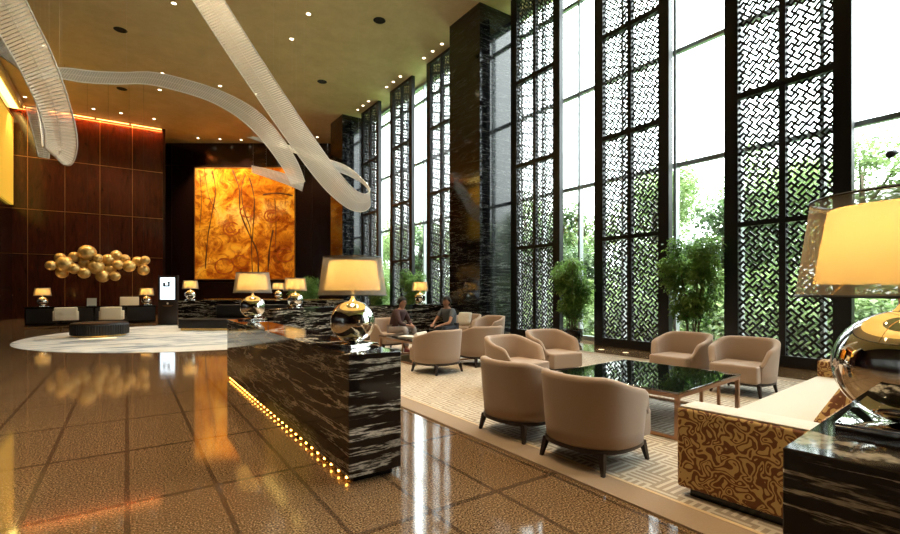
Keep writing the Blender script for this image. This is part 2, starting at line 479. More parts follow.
# ------------------------------------------------------------------ ceiling lights
def downlight_proto(r, name='downlight'):
    root = empty(name)
    MB().lathe([(r*.72, -.004), (r, -.012), (r, .0), (r*.72, .0)], 20).build('trim_ring', M['down_trim'], root, True)
    MB().lathe([(0, -.006), (r*.72, -.006), (r*.72, 0)], 20).build('lens', M['down'], root, True)
    return root
d0 = downlight_proto(.085); used = False
for (y, _, nm) in SN:
    for dy, w in ((-.68, 'nearest'), (0, 'middle'), (.68, 'farthest')):
        if nm.startswith('the nearest') : continue
        if nm.startswith('the lattice screen between'): continue
        if nm.startswith('the lattice screen right') : continue
        place(d0, used, (10.18, y+dy, H), 0, '%s of three small downlights before %s' % (w, nm), 'downlight', 'small downlights before the screens'); used = True
d1 = downlight_proto(.10); used = False
DL = [(1.3,18.3,'left of the looping ribbon, at the picture top'),
      (1.3,24.5,'just above the long wavy white ribbon'),
      (1.3,26.6,'just below the long wavy white ribbon'),
      (-1.47,31.4,'by the left half of the red-lit panelled wall'),
      (-.27,31.3,'by the middle of the red-lit panelled wall'),
      (1.26,31.3,'by the right end of the red-lit panelled wall'),
      (3.72,33.65,'left of the row above the amber painting'),
      (4.9,33.1,'in the middle of the row above the amber painting'),
      (6.05,32.5,'right of the row above the amber painting'),
      (9.9,29.2,'near the far marble column, right of the ribbons'),
      (-2.68,24.4,'right beside the wide hanging ribbon at far left'),
      (-4.2,31.4,'close to the gold panel in the far left corner'),
      (5.23,16.34,'nearest of the bright line right of the looping ribbon'),
      (5.22,18.34,'second of the bright line right of the looping ribbon'),
      (5.24,24.48,'between the looping ribbon and the wavy ribbon'),
      (3.63,24.48,'directly above the crest of the wavy ribbon')]
for i, (x, y, w) in enumerate(DL):
    place(d1, i > 0, (x, y, H), 0, 'round recessed ceiling downlight %s' % w, 'downlight', 'recessed downlights in the gold ceiling')
h0 = MB().lathe([(0, -.008), (.16, -.008), (.20, -.014), (.22, 0)], 24).build('ceiling_speaker', M['hole'], None, True)
for i, (x, y, w) in enumerate([(-.2,21.3,'dark round ceiling opening above the long wavy ribbon'), (-.2,27.5,'dark round ceiling opening below the wavy ribbon, left half'),
                 (7.45,15.3,'dark round ceiling opening nearest, right of the looping ribbon'), (7.45,21.3,'dark round ceiling opening between the looping ribbon and far screens')]):
    place(h0, i > 0, (x, y, H), 0, w, 'ceiling opening', 'dark round openings in the ceiling')

sl = empty('wall_spotlight', (9.80, 2.0, 3.62)); tag(sl, 'small black spotlight on the marble column at the right picture edge', 'spotlight')
MB().box(-.035, .035, 0, .02, -.05, .05).build('mounting_plate', M['black_metal'], sl)
MB().tube([(0,.02,0),(0,.10,0)], .012, 8).build('arm', M['black_metal'], sl)
MB().tube([(-.10,.13,-.03),(-.085,.13,-.025),(.10,.13,.03)], [.055,.06,.048], 16).build('lamp_head', M['black_metal'], sl, True)
# small uplights in the floor by the screens
M['uplight'] = emis('uplight_lens', (1,.7,.4), 1.2)
u0 = MB().lathe([(0, .004), (.05, .004), (.07, .002), (.07, 0)], 20).build('floor_uplight', M['uplight'], None, True)
for i, (x, y, w) in enumerate([(9.85, 7.6, 'left'), (9.85, 6.9, 'right')]):
    place(u0, i > 0, (x, y, 0), 0, '%s of two small round uplights in the floor before the middle screen' % w, 'uplight', 'floor uplights')

# ------------------------------------------------------------------ marble consoles and lamps
c1 = empty('marble_console', (1.40, 3.40, 0))
tag(c1, 'large black marble console with cream veins and a row of amber lights along its foot', 'console')
MB().box(0, .45, 0, 5.3, .055, 1.0).build('marble_body', M['marble'], c1, bevel=.004, seg=1)
MB().box(.06, .40, .06, 5.24, 0, .055).build('plinth', M['black_gloss'], c1)
b = MB().box(.035, .055, .05, 5.25, .02, .04).build('light_strip', M['dark_wood'], c1)
lb = None
for k in range(31):
    if lb is None: lb = MB().sphere((0,0,0), .011, 8, 5).build('bulb', M['led'], c1, 'all'); o = lb
    else: o = lb.copy(); COL.objects.link(o)
    o.location = (.020, .10+k*.168, .030)
c2 = empty('marble_console', (1.916, -1.608, 0), math.radians(5))
tag(c2, 'black marble console in the right foreground corner carrying the biggest lamp', 'console')
MB().box(0, .95, 0, 2.25, .055, 1.0).build('marble_body', M['marble'], c2, bevel=.004, seg=1)
MB().box(.06, .89, .06, 2.19, 0, .055).build('plinth', M['black_gloss'], c2)
c3 = empty('marble_console', (3.05, 12.35, 0), math.atan2(1.6, 2.6))
tag(c3, 'black marble console standing behind the lamp of the large lit console', 'console')
MB().box(0, 3.05, 0, .5, .055, 1.0).build('marble_body', M['marble'], c3, bevel=.004, seg=1)
MB().box(.05, 3.0, .05, .45, 0, .055).build('plinth', M['black_gloss'], c3)
c4 = empty('marble_console', (5.9, 14.0, 0))
tag(c4, 'long low black marble wall behind the two seated people', 'console')
MB().box(0, 3.82, 0, .7, .05, 1.0).build('marble_body', M['marble'], c4, bevel=.004, seg=1)
MB().box(.04, 3.80, .04, .66, 0, .05).build('plinth', M['black_gloss'], c4)

def lamp_proto():
    root = empty('table_lamp')
    MB().box(-.16, .16, -.16, .16, 0, .028).build('base_plate', M['chrome'], root, bevel=.004)
    MB().sphere((0,0,.218), .197, 48, 28, .96).build('mirror_ball', M['chrome'], root, 'all')
    MB().lathe([(.035,.405),(.024,.415),(.018,.43),(.018,.50),(.008,.505),(.008,.58),(0,.58)], 16).build('neck', M['chrome'], root, True)
    b_ = MB().sphere((0,0,.63), .032, 16, 10, 1.3).build('bulb', M['bulb'], root, 'all')
    MB().lathe([(.247,.497),(.206,.757)], 48, cap=False).build('inner_shade', M['shade'], root, True)
    os_ = MB().lathe([(.30,.455),(.255,.79)], 48, cap=False).build('outer_shade', M['sheer'], root, True)
    for r, z in ((.30,.455), (.255,.79)):
        t_ = MB(); t_.tube([(r*math.cos(a*PI/24), r*math.sin(a*PI/24), z) for a in range(49)], .005, 6)
        t_.build('rim_wire', M['black_metal'], os_, True)
    s_ = MB()
    for k in range(3):
        a = k*2*PI/3+.5
        s_.tube([(0,0,.515), (.245*math.cos(a), .245*math.sin(a), .498), (.298*math.cos(a), .298*math.sin(a), .458)], .003, 6)
    s_.build('shade_spider', M['brass'], root, True)
    return root
lp = lamp_proto()
LAMPS = [((1.665,3.96,1.0), 6, 'mirror-ball lamp with yellow shade on the near end of the lit marble console', .3),
         ((2.268,.458,1.0), 6, 'biggest mirror-ball lamp, in the right foreground, with sheer outer shade over yellow inner shade', .12),
         ((1.73,8.33,1.0), 6, 'mirror-ball lamp on the far end of the lit marble console, before the amber painting', .5),
         ((3.82,13.08,1.0), 6, 'mirror-ball lamp on the marble console just right of the amber painting', .2),
         ((8.60,14.40,1.0), 6, 'small mirror-ball lamp on the marble wall behind the two seated people', .7),
         ((2.10,21.45,1.09), 6, 'small mirror-ball lamp on the left end of the ledge behind the black sofa', .1),
         ((6.1,23.70,1.06), 6, 'tiny mirror-ball lamp half hidden between two larger lamps right of the painting', .1),
         ((.75,25.95,.80), 6, 'mirror-ball lamp on the right end of the black reception desk', .4),
         ((-2.92,25.95,.80), 6, 'mirror-ball lamp on the left end of the black reception desk', .4)]
for i, (p, w, lab, rz) in enumerate(LAMPS):
    o = place(lp, i > 0, p, rz, lab, 'lamp', 'mirror-ball table lamps')
    ld = bpy.data.lights.new('lamp_light', 'POINT'); ld.energy = 5.2; ld.color = (1, .615, .22); ld.shadow_soft_size = .035
    lo = bpy.data.objects.new('lamp_light', ld); COL.objects.link(lo); lo.parent = o; lo.location = (0, 0, .66)
    if i in (1, 3): o.scale = (1.05, 1.05, 1.05)

# ------------------------------------------------------------------ tub chairs
def ss(t): t = max(0, min(1, t)); return t*t*(3-2*t)
def chair_proto():
    root = empty('tub_chair')                       # faces +X
    nph = 48; lim = math.radians(134); vs = []; fs = []
    a, b_, n_ = .395, .395, 2.35
    for i in range(nph+1):
        ph = -lim + 2*lim*i/nph
        cx, sx = math.cos(ph), math.sin(ph)
        def P_(off):
            aa, bb = a+off, b_+off
            return Vector((-aa*math.copysign(abs(cx)**(2/n_), cx), bb*math.copysign(abs(sx)**(2/n_), sx), 0))
        f = abs(ph)/lim
        top = .765 - .13*ss((f-.32)/.55) - .20*ss((f-.80)/.20)
        th = .075
        rows = [(P_(-.022), .19), (P_(-.012), .30), (P_(0), .45), (P_(.018), top-.05), (P_(.020), top-.018), (P_(.004), top-.002), (P_(-.022), top+.002),
                (P_(-.05), top-.012), (P_(-.062), top-.05), (P_(-.075), .50 if top > .56 else top-.08), (P_(-.085), .36), (P_(-.085), .19)]
        for p, z in rows: vs.append((p.x, p.y, min(z, top+.002)))
    k = 12
    for i in range(nph):
        for m_ in range(k):
            m2 = (m_+1) % k; fs.append((i*k+m_, (i+1)*k+m_, (i+1)*k+m2, i*k+m2))
    fs.append(tuple(range(k))); fs.append(tuple(nph*k+q for q in range(k))[::-1])
    MB().add(vs, fs).build('backrest', M['taupe'], root, 'all')
    MB().box(-.20, .40, -.295, .295, .19, .43).build('seat', M['taupe'], root, bevel=.035, seg=4)
    outline = []
    for i in range(40):
        t = 2*PI*i/40; c_, s_ = math.cos(t), math.sin(t)
        outline.append((-.002+.372*math.copysign(abs(c_)**(2/2.7), c_), .362*math.copysign(abs(s_)**(2/2.7), s_)))
    m = MB(); m.add([(x,y,.155) for x,y in outline]+[(x,y,.192) for x,y in outline],
        [tuple(range(40))[::-1], tuple(range(40,80))]+[(i,(i+1)%40,40+(i+1)%40,40+i) for i in range(40)])
    m.build('base_frame', M['dark_wood'], root, True)
    for sx in (-1, 1):
        for sy in (-1, 1):
            MB().taper(sx*.275, sy*.275, 0, .17, .013, .024, sx*.035, sy*.03).build('leg', M['dark_wood'], root)
    return root
cp = chair_proto()
CH = [((3.42,2.72), .05, 'taupe tub armchair with its back to the camera, nearest in the front of the picture'),
      ((3.46,3.66), .04, 'taupe tub armchair seen from behind, left neighbour of the nearest armchair'),
      ((4.80,5.27), -1.50, 'taupe tub armchair facing the camera, nearest the left corner of the glass coffee table'),
      ((6.06,5.70), -1.70, 'taupe tub armchair facing the camera, between the table-corner armchair and a potted plant'),
      ((7.45,4.18), PI-.02, 'taupe tub armchair beyond the glass coffee table, left of the pair before the window'),
      ((7.40,3.22), PI+.08, 'taupe tub armchair beyond the glass coffee table, right of the pair, next to the sofa'),
      ((4.66,7.20), PI/2+.18, 'taupe tub armchair with its back to the camera, in front of the two seated people'),
      ((5.82,7.42), PI/2-.05, 'taupe tub armchair seen from behind, right neighbour of the one before the people'),
      ((8.15,11.05), PI+.35, 'small distant tub armchair holding a white pillow'),
      ((8.10,9.95), PI+.1, 'distant tub armchair right of the one with the white pillow, by the marble column'),
      ((5.30,10.45), -PI/2+.1, 'tub armchair in which the person in the plum shirt sits')]
for i, (p, rz, lab) in enumerate(CH):
    place(cp, i > 0, (*p, 0.016), rz, lab, 'armchair', 'taupe tub armchairs').scale = (1.05, 1.05, 1.02)

# pillow on the distant chair
def cushion(w, h, t, name, m, parent=None):
    vs = []; fs = []; n = 14
    for s_ in (1, -1):
        for i in range(n+1):
            for k in range(n+1):
                u, v = 2*i/n-1, 2*k/n-1
                e = (1-u**4)*(1-v**4); q = 1-.06*(u*u*v*v)
                vs.append((s_*t/2*e**.6, u*w/2*q, v*h/2*q))
    m1 = (n+1)**2
    for i in range(n):
        for k in range(n):
            a = i*(n+1)+k; fs.append((a, a+1, a+n+2, a+n+1)); fs.append((m1+a, m1+a+n+1, m1+a+n+2, m1+a+1))
    return MB().add(vs, fs).build(name, m, parent, 'all')
pw = cushion(.46, .40, .14, 'pillow', M['pillow']); pw.location = (8.06, 10.98, .665); pw.rotation_euler = (0, .25, .35)
tag(pw, 'white patterned pillow leaning in the small distant tub armchair', 'pillow')

# ------------------------------------------------------------------ coffee tables
def table_proto():
    root = empty('coffee_table')
    X, Y, h = 1.62, 1.52, .48
    MB().box(0, X, 0, Y, h-.022, h).build('glass_top', M['black_glass'], root, bevel=.003, seg=1)
    MB().box(.008, X-.008, .008, Y-.008, h-.064, h-.022).build('top_frame', M['bronze'], root)
    for x in (.03, X-.03):
        for y in (.03, Y-.03):
            MB().box(x-.021, x+.021, y-.021, y+.021, 0, h-.064).build('leg', M['bronze'], root)
    for x in (X*.36, X*.64):
        for y in (.03, Y-.03):
            MB().box(x-.014, x+.014, y-.014, y+.014, .03, h-.064).build('upright', M['bronze'], root)
    for y in (.03, Y-.03): MB().box(.05, X-.05, y-.016, y+.016, .006, .034).build('stretcher', M['bronze'], root)
    for x in (.03, X-.03): MB().box(x-.016, x+.016, .05, Y-.05, .006, .034).build('stretcher', M['bronze'], root)
    return root
tp = table_proto()
place(tp, False, (4.45, 2.52, .016), .09, 'square black glass coffee table on bronze legs in the middle of the near lounge group', 'coffee table')
place(tp, True, (4.62, 8.0, .016), 0, 'far black glass coffee table in front of the two seated people', 'coffee table')

# papers on the far table
q = MB()
q.box(-.15, .15, -.21, .21, 0, .02); q.build('booklet', M['white'], None, loc=(4.98, 8.75, .497), rotz=.4)
tag(COL.objects['booklet'], 'flat white booklet on the far coffee table, at left', 'booklet')
q = MB(); q.add([(-.16,-.11,0),(.16,-.11,0),(.19,.12,0),(-.15,.12,0),(-.12,-.03,.13),(.13,-.04,.15),(.12,.05,.14),(-.10,.05,.11)],
    [(0,3,2,1),(4,5,6,7),(0,1,5,4),(1,2,6,5),(2,3,7,6),(3,0,4,7)])
o = q.build('napkin', M['white'], None, bevel=.02, loc=(5.02, 8.38, .497), rotz=.1); tag(o, 'crumpled white napkin bundle on the far coffee table', 'napkin')
# ------------------------------------------------------------------ patterned sofa
so = empty('sofa', (3.366, .913, .016), math.radians(4.5))
tag(so, 'long low sofa with brown wiggly pattern sides and cream seat, in the right foreground', 'sofa')
MB().box(.06, 3.76, .05, .90, 0, .07).build('plinth', M['black_gloss'], so)
MB().box(0, .26, 0, .97, .065, .635).build('arm', M['wiggle'], so, bevel=.025, seg=3)
MB().box(3.56, 3.82, 0, .97, .065, .635).build('arm', M['wiggle'], so, bevel=.025, seg=3)
MB().box(.262, 3.558, .02, .96, .07, .30).build('seat_base', M['wiggle'], so, bevel=.012)
MB().box(.264, 3.556, .20, .975, .30, .455).build('seat_cushion', M['sofa_seat'], so, bevel=.035, seg=3)
MB().box(.264, 3.556, 0, .20, .30, .66).build('backrest', M['wiggle'], so, bevel=.03, seg=3)
MB().box(.015, .245, .02, .95, .636, .648).build('arm_top_glare', M['sofa_seat'], so, bevel=.005)  # cream slab imitates window glare on top of the near arm
for k, x in enumerate((.98, 2.30)):
    m = MB(); x1 = x+1.22
    m.add([(x+.02,.18,.455),(x1,.18,.455),(x1,.42,.455),(x+.02,.42,.455),(x+.16,.10,.80),(x1-.05,.10,.80),(x1-.05,.24,.80),(x+.16,.24,.80)],
          [(0,3,2,1),(4,5,6,7),(0,1,5,4),(1,2,6,5),(2,3,7,6),(3,0,4,7)])
    m.build('back_cushion', M['wiggle'], so, bevel=.04, seg=3)

# ------------------------------------------------------------------ carpets
ca = empty('carpet', (0,0,0)); tag(ca, 'large beige fret-patterned carpet with brown border under both lounge groups', 'carpet')
MB().box(3.20, 8.9, .2, 12.5, 0, .016).build('pile_field', M['carpet'], ca)
bd_ = MB(); bd_.box(2.90, 3.17, -.1, 12.8, 0, .014); bd_.box(8.93, 9.2, -.1, 12.8, 0, .014); bd_.box(3.17, 8.93, 12.53, 12.8, 0, .014); bd_.box(3.17, 8.93, -.1, .17, 0, .014)
bd_.build('border', M['carpet_border'], ca)
ln = MB(); ln.box(3.17, 3.20, .17, 12.53, 0, .0165); ln.box(8.90, 8.93, .17, 12.53, 0, .0165); ln.box(3.2, 8.9, 12.5, 12.53, 0, .0165)
ln.build('border_line', M['carpet_line'], ca)
o = MB().lathe([(0, .012), (5.25, .012), (5.3, .006), (5.3, 0)], 96).build('round_rug', M['disc'], None, loc=(2.6, 18.2, 0))
tag(o, 'large round pale swirled rug under the black drum ottoman', 'rug')

# ------------------------------------------------------------------ drum ottoman, black sofa, ledge
ot = empty('drum_ottoman', (-.72, 19.1, .012)); tag(ot, 'black fluted round ottoman on the left part of the pale rug', 'ottoman')
vs = []; n = 220
pr = [(.765,.055),(.785,.07),(.785,.36),(.765,.395)]
for i in range(n):
    a = 2*PI*i/n; w = .016*abs(math.sin(a*34))
    for r, z in pr: vs.append(((r+w-.01)*math.cos(a), (r+w-.01)*math.sin(a), z))
fs = [(i*4+m_, ((i+1)%n)*4+m_, ((i+1)%n)*4+m_+1, i*4+m_+1) for i in range(n) for m_ in range(3)]
fs.append(tuple(i*4 for i in range(n))[::-1]); fs.append(tuple(i*4+3 for i in range(n)))
MB().add(vs, fs).build('fluted_body', M['black_leather'], ot)
MB().lathe([(0,.395),(.74,.395),(.765,.405),(.755,.43),(.72,.44),(0,.44)], 64).build('seat_pad', M['black_leather'], ot, True)
MB().lathe([(0,0),(.70,0),(.70,.055),(0,.055)], 64).build('plinth', M['brass'], ot)

bs_ = empty('banquette', (1.54, 19.81, .012), -TH); tag(bs_, 'long low black leather banquette in front of the marble ledge', 'sofa')
MB().box(.06, 4.3, .06, 1.05, 0, .08).build('plinth', M['brass'], bs_)
MB().box(0, 4.4, 0, 1.1, .08, .42).build('seat', M['black_leather'], bs_, bevel=.05, seg=3)
MB().box(1.0, 3.6, .78, 1.08, .42, .93).build('back_cushion', M['black_leather'], bs_, bevel=.04, seg=3)
le = empty('marble_ledge', (1.64, 21.05, 0), -TH); tag(le, 'long black marble ledge running behind the black banquette', 'ledge')
MB().box(0, 6.9, 0, .62, .0, 1.09).build('marble_body', M['marble'], le, bevel=.004, seg=1)
# counter behind, with the tiny lamp and warm top
ct = empty('service_counter', (3.1, 25.6, 0), -TH); tag(ct, 'dark wood service counter behind the marble ledge, below the amber painting', 'counter')
MB().box(0, 6.6, 0, .7, 0, 1.02).build('body', M['dark_wood'], ct)
MB().box(-.03, 6.63, -.03, .73, 1.02, 1.06).build('counter_top', M['brass'], ct, bevel=.006)

# ------------------------------------------------------------------ reception
rd = empty('reception_desk', (-3.45, 25.65, 0)); tag(rd, 'long glossy black reception desk below the gold spheres', 'desk')
MB().box(0, 4.55, 0, .75, .06, .77).build('body', M['black_gloss'], rd)
MB().box(-.03, 4.58, -.03, .78, .77, .80).build('desk_top', M['black_gloss'], rd, bevel=.004)
MB().box(.08, 4.47, .08, .67, 0, .06).build('plinth', M['dark_wood'], rd)
for x in (.04, 1.18, 2.32, 3.46):
    MB().box(x, x+1.06, -.02, 0, .12, .72).build('front_panel', M['black_leather'], rd)
def cream_chair():
    root = empty('cream_chair')       # faces +Y (to the desk)
    MB().box(-.36, .36, -.34, -.22, .30, .82).build('backrest', M['cream'], root, bevel=.04, seg=3)
    MB().box(-.34, .34, -.22, .30, .30, .44).build('seat', M['cream'], root, bevel=.03, seg=3)
    for sx in (-1, 1):
        MB().box(sx*.36-.04, sx*.36+.04, -.30, .20, .30, .66).build('arm', M['cream'], root, bevel=.025, seg=3)
        for y in (-.26, .24): MB().taper(sx*.29, y, 0, .31, .012, .022).build('leg', M['dark_wood'], root)
    return root
cc = cream_chair()
place(cc, False, (-2.0, 24.0, 0), .1, 'low cream chair at the left side of the reception desk', 'chair', 'cream chairs at the reception desk')
place(cc, True, (-.50, 23.6, .0), -.1, 'low cream chair at the middle of the reception desk, behind the black ottoman', 'chair', 'cream chairs at the reception desk')
hb = empty('desk_chair', (.1, 27.1, 0)); tag(hb, 'cream high-backed chair behind the right part of the reception desk', 'chair')
MB().box(-.38, .38, .20, .32, .5, 1.17).build('backrest', M['cream'], hb, bevel=.03, seg=3)
MB().box(-.36, .36, -.3, .2, .42, .54).build('seat', M['cream'], hb, bevel=.03, seg=3)
for sx in (-1, 1):
    for y in (-.25, .25): MB().taper(sx*.3, y, 0, .44, .015, .02).build('leg', M['dark_wood'], hb)
cs = empty('card_stand', (-1.28, 26.0, .80)); tag(cs, 'small cream card stand on the reception desk between the two desk lamps', 'card stand')
MB().add([(-.17,0,.0),(.17,0,0),(.17,.015,0),(-.17,.015,0),(-.17,.06,.34),(.17,.06,.34),(.17,.075,.34),(-.17,.075,.34)],
   [(0,3,2,1),(4,5,6,7),(0,1,5,4),(1,2,6,5),(2,3,7,6),(3,0,4,7)]).build('card', M['cream'], cs)
MB().box(-.12, .12, 0, .16, 0, .012).build('foot', M['dark_wood'], cs)
# glowing display
sg = empty('display_stand', (1.45, 23.3, 0), -TH); tag(sg, 'upright dark display stand with a glowing pale blue screen beside the reception desk', 'display')
MB().box(-.41, .41, -.05, .09, .03, 2.12).build('housing', M['dark_wood'], sg, bevel=.01)
MB().box(-.46, .46, -.16, .22, 0, .03).build('foot_plate', M['black_metal'], sg)
sc_ = MB().box(-.31, .31, -.056, -.05, 1.10, 2.03).build('screen', M['screen_on'], sg)
pic = MB(); y0, y1 = -.060, -.056
pic.box(-.19,-.09,y0,y1,1.64,1.82); pic.box(-.19,.10,y0,y1,1.64,1.70); pic.box(.02,.10,y0,y1,1.70,1.86)
pic.add([(-.02,y0,1.82),(.15,y0,1.88),(.15,y0,1.84),(-.02,y0,1.79),(-.02,y1,1.82),(.15,y1,1.88),(.15,y1,1.84),(-.02,y1,1.79)],
        [(0,3,2,1),(4,5,6,7),(0,1,5,4),(1,2,6,5),(2,3,7,6),(3,0,4,7)])
pic.build('picture', M['ink'], sc_)
tx = MB()
for r_, (z, ws) in enumerate(((1.52, ((-.18,-.13),(-.10,-.04),(-.01,.04),(.08,.15))), (1.44, ((-.16,-.02),(.0,.14))), (1.37, ((-.14,.03),(.05,.12))))):
    for a, b_ in ws: tx.box(a, b_, y0, y1, z, z+(.025 if r_ == 0 else .012))
tx.build('text_lines', M['ink_grey'], sc_)
em = MB().lathe([(0,0),(.045,0),(.045,.006),(0,.006)], 8).build('emblem', M['white'], sg, loc=(0, -.050, .93))
em.rotation_euler.x = PI/2
tx = MB()
for z, w_ in ((.84,.22), (.80,.16)): tx.box(-w_, w_, -.054, -.05, z, z+.012)
tx.build('caption_lines', M['gap'], sg)
# small brown armchair beside the display
ba = empty('wooden_armchair', (2.0, 22.3, 0), -TH+.4); tag(ba, 'small brown wooden armchair between the display stand and the marble ledge', 'chair')
wd = mat('brown_wood', (.16,.06,.02), .4)
MB().box(-.25,.25,-.25,.25,.38,.45).build('seat', wd, ba, bevel=.01)
MB().box(-.25,.25,.21,.25,.45,.82).build('backrest', wd, ba, bevel=.01)
for x in (-.23,.23):
    MB().box(x-.025,x+.025,-.25,.25,.60,.64).build('arm', wd, ba)
    for y in (-.22,.22): MB().box(x-.02,x+.02,y-.02,y+.02,0,.60 if y < 0 else .45).build('leg', wd, ba)

# ------------------------------------------------------------------ golden spheres sculpture
BL = [(-2.64,2.53,.2),(-2.37,2.88,.21),(-2.2,2.61,.33),(-2.3,2.24,.23),(-1.87,2.42,.23),(-1.89,2.94,.22),(-1.43,3.13,.34),(-1.56,2.71,.21),(-1.53,2.24,.24),
      (-1.13,2.52,.32),(-1.06,2.9,.19),(-.69,2.87,.25),(-.89,2.11,.27),(-.64,2.39,.25),(-.44,2.12,.21),(-.4,3.07,.23),(-.33,2.63,.22),(-.08,2.92,.21),
      (.08,2.58,.26),(.41,2.82,.23),(.69,2.87,.2),(.63,2.43,.25)]
sr = empty('sphere_sculpture', (0, 25.9, 0)); tag(sr, 'cluster of golden spheres floating above the reception desk', 'sculpture')
for i, (x, z, r) in enumerate(BL):
    yy = (0 if r > .26 else .25 if i % 2 else -.12)
    MB().sphere((0,0,0), r*1.0, 28, 18).build('golden_sphere', M['bubble_gold'], sr, 'all', loc=(x, yy, z))
w = MB()
for x, z in ((-2.2,2.61), (-1.43,3.1), (-.69,2.9), (.08,2.6), (.63,2.4)): w.tube([(x,0,z),(x,0,H-.003)], .003, 4)
w.build('suspension_wire', M['black_metal'], sr)

# ------------------------------------------------------------------ amber painting
AW, AZ0, AZ1 = 6.50, 2.23, 9.50
ax = (Vector((3.75, 34.95, 0))-B0).dot(bd)
ar = empty('painting', B0 + bd*ax + bn*.012, brot); tag(ar, 'huge glowing amber flower painting on the dark back wall', 'painting')
MB().box(0, AW, -.06, 0, AZ0, AZ1).build('canvas', M['art'], ar)
fm = MB()
fm.box(-.06, 0, -.09, 0, AZ0-.06, AZ1+.06); fm.box(AW, AW+.06, -.09, 0, AZ0-.06, AZ1+.06)
fm.box(0, AW, -.09, 0, AZ0-.06, AZ0); fm.box(0, AW, -.09, 0, AZ1, AZ1+.06)
fm.build('frame', M['gap'], ar)
def stroke(name, pts, w_, m):
    g = MB(); P_ = [Vector((x, 0, z)) for x, z in pts]; Q_ = []
    for i in range(len(P_)-1):
        p0 = P_[max(i-1,0)]; p1 = P_[i]; p2 = P_[i+1]; p3 = P_[min(i+2,len(P_)-1)]
        for k in range(8):
            t = k/8; Q_.append(.5*((2*p1)+(p2-p0)*t+(2*p0-5*p1+4*p2-p3)*t*t+(3*p1-p0-3*p2+p3)*t**3))
    Q_.append(P_[-1]); vs = []; fs = []
    for i, p in enumerate(Q_):
        t = (Q_[min(i+1,len(Q_)-1)]-Q_[max(i-1,0)]).normalized(); nrm = Vector((-t.z, 0, t.x))
        ww = w_*(.95+.3*math.sin(i*.7))
        for s_ in (1, -1):
            for yy in (-.066, -.061): vs.append((p.x+nrm.x*ww*s_, yy, p.z+nrm.z*ww*s_))
    for i in range(len(Q_)-1):
        a = i*4; b_ = a+4; fs += [(a,b_,b_+2,a+2), (a+1,a+3,b_+3,b_+1), (a,a+1,b_+1,b_), (a+2,b_+2,b_+3,a+3)]
    g.add(vs, fs).build(name, m, ar)
S = lambda x, y: (x/440*AW, AZ1-(y-18)/(505-18)*(AZ1-AZ0))
for pts, w_ in (([S(165,25),S(195,110),S(200,210),S(240,310),S(275,390),S(280,500)], .045), ([S(222,45),S(205,110),S(215,200),S(245,290),S(250,400),S(255,500)], .03),
                ([S(240,60),S(262,160),S(255,300),S(250,340)], .04), ([S(75,30),S(90,120),S(70,240),S(55,330),S(45,460)], .035), ([S(20,30),S(28,160),S(20,280)], .02),
                ([S(345,290),S(330,370),S(322,470)], .05), ([S(352,150),S(358,250),S(355,370)], .02), ([S(300,135),S(350,128),S(400,132),S(432,140)], .05), ([S(40,20),S(60,140),S(95,210)], .02)):
    stroke('painted_stem', pts, w_, M['art_stem'])
def ringp(cx, cy, r, n=9, t0=0, t1=5.6): return [S(cx+r*math.cos(t0+(t1-t0)*i/n), cy+r*.8*math.sin(t0+(t1-t0)*i/n)) for i in range(n+1)]
for cx, cy, r in ((338,228,32),(338,228,18),(160,285,36),(158,285,20),(130,450,42),(400,400,36),(230,210,30),(200,430,34)):
    stroke('painted_petal', ringp(cx, cy, r), .05, M['art_red'])

# gold panel high on the left wall
gp = empty('gold_panel', (-4.9, 23.5, 5.85)); tag(gp, 'glowing gold panel high on the far left wall', 'panel')
MB().box(0, .12, 0, 8.9, 0, 4.4).build('gold_leaf_face', M['gold_panel'], gp)
MB().box(0, .16, -.05, 8.95, 4.4, 4.46).build('frame', M['gap'], gp)
MB().box(0.0, .30, -.05, 8.95, 4.95, 5.0).build('cove_strip', M['led_gold'], gp)
MB().box(0.0, .5, -.05, 8.95, 5.0, 5.28).build('cove_board', M['plaster'], gp)

# cove light line on top of the panelled wall
cl = empty('cove_light', (-4.6, 32.88, H-.10)); tag(cl, 'thin orange light line along the top of the panelled wall', 'light')
for k in range(4):
    MB().box(k*1.6, k*1.6+1.5, -.07, -.03, 0, .03).build('light_tube', M['led_cove'], cl)
MB().box(-.1, 6.35, -.10, 0, .05, .10).build('bracket', M['brass'], cl)

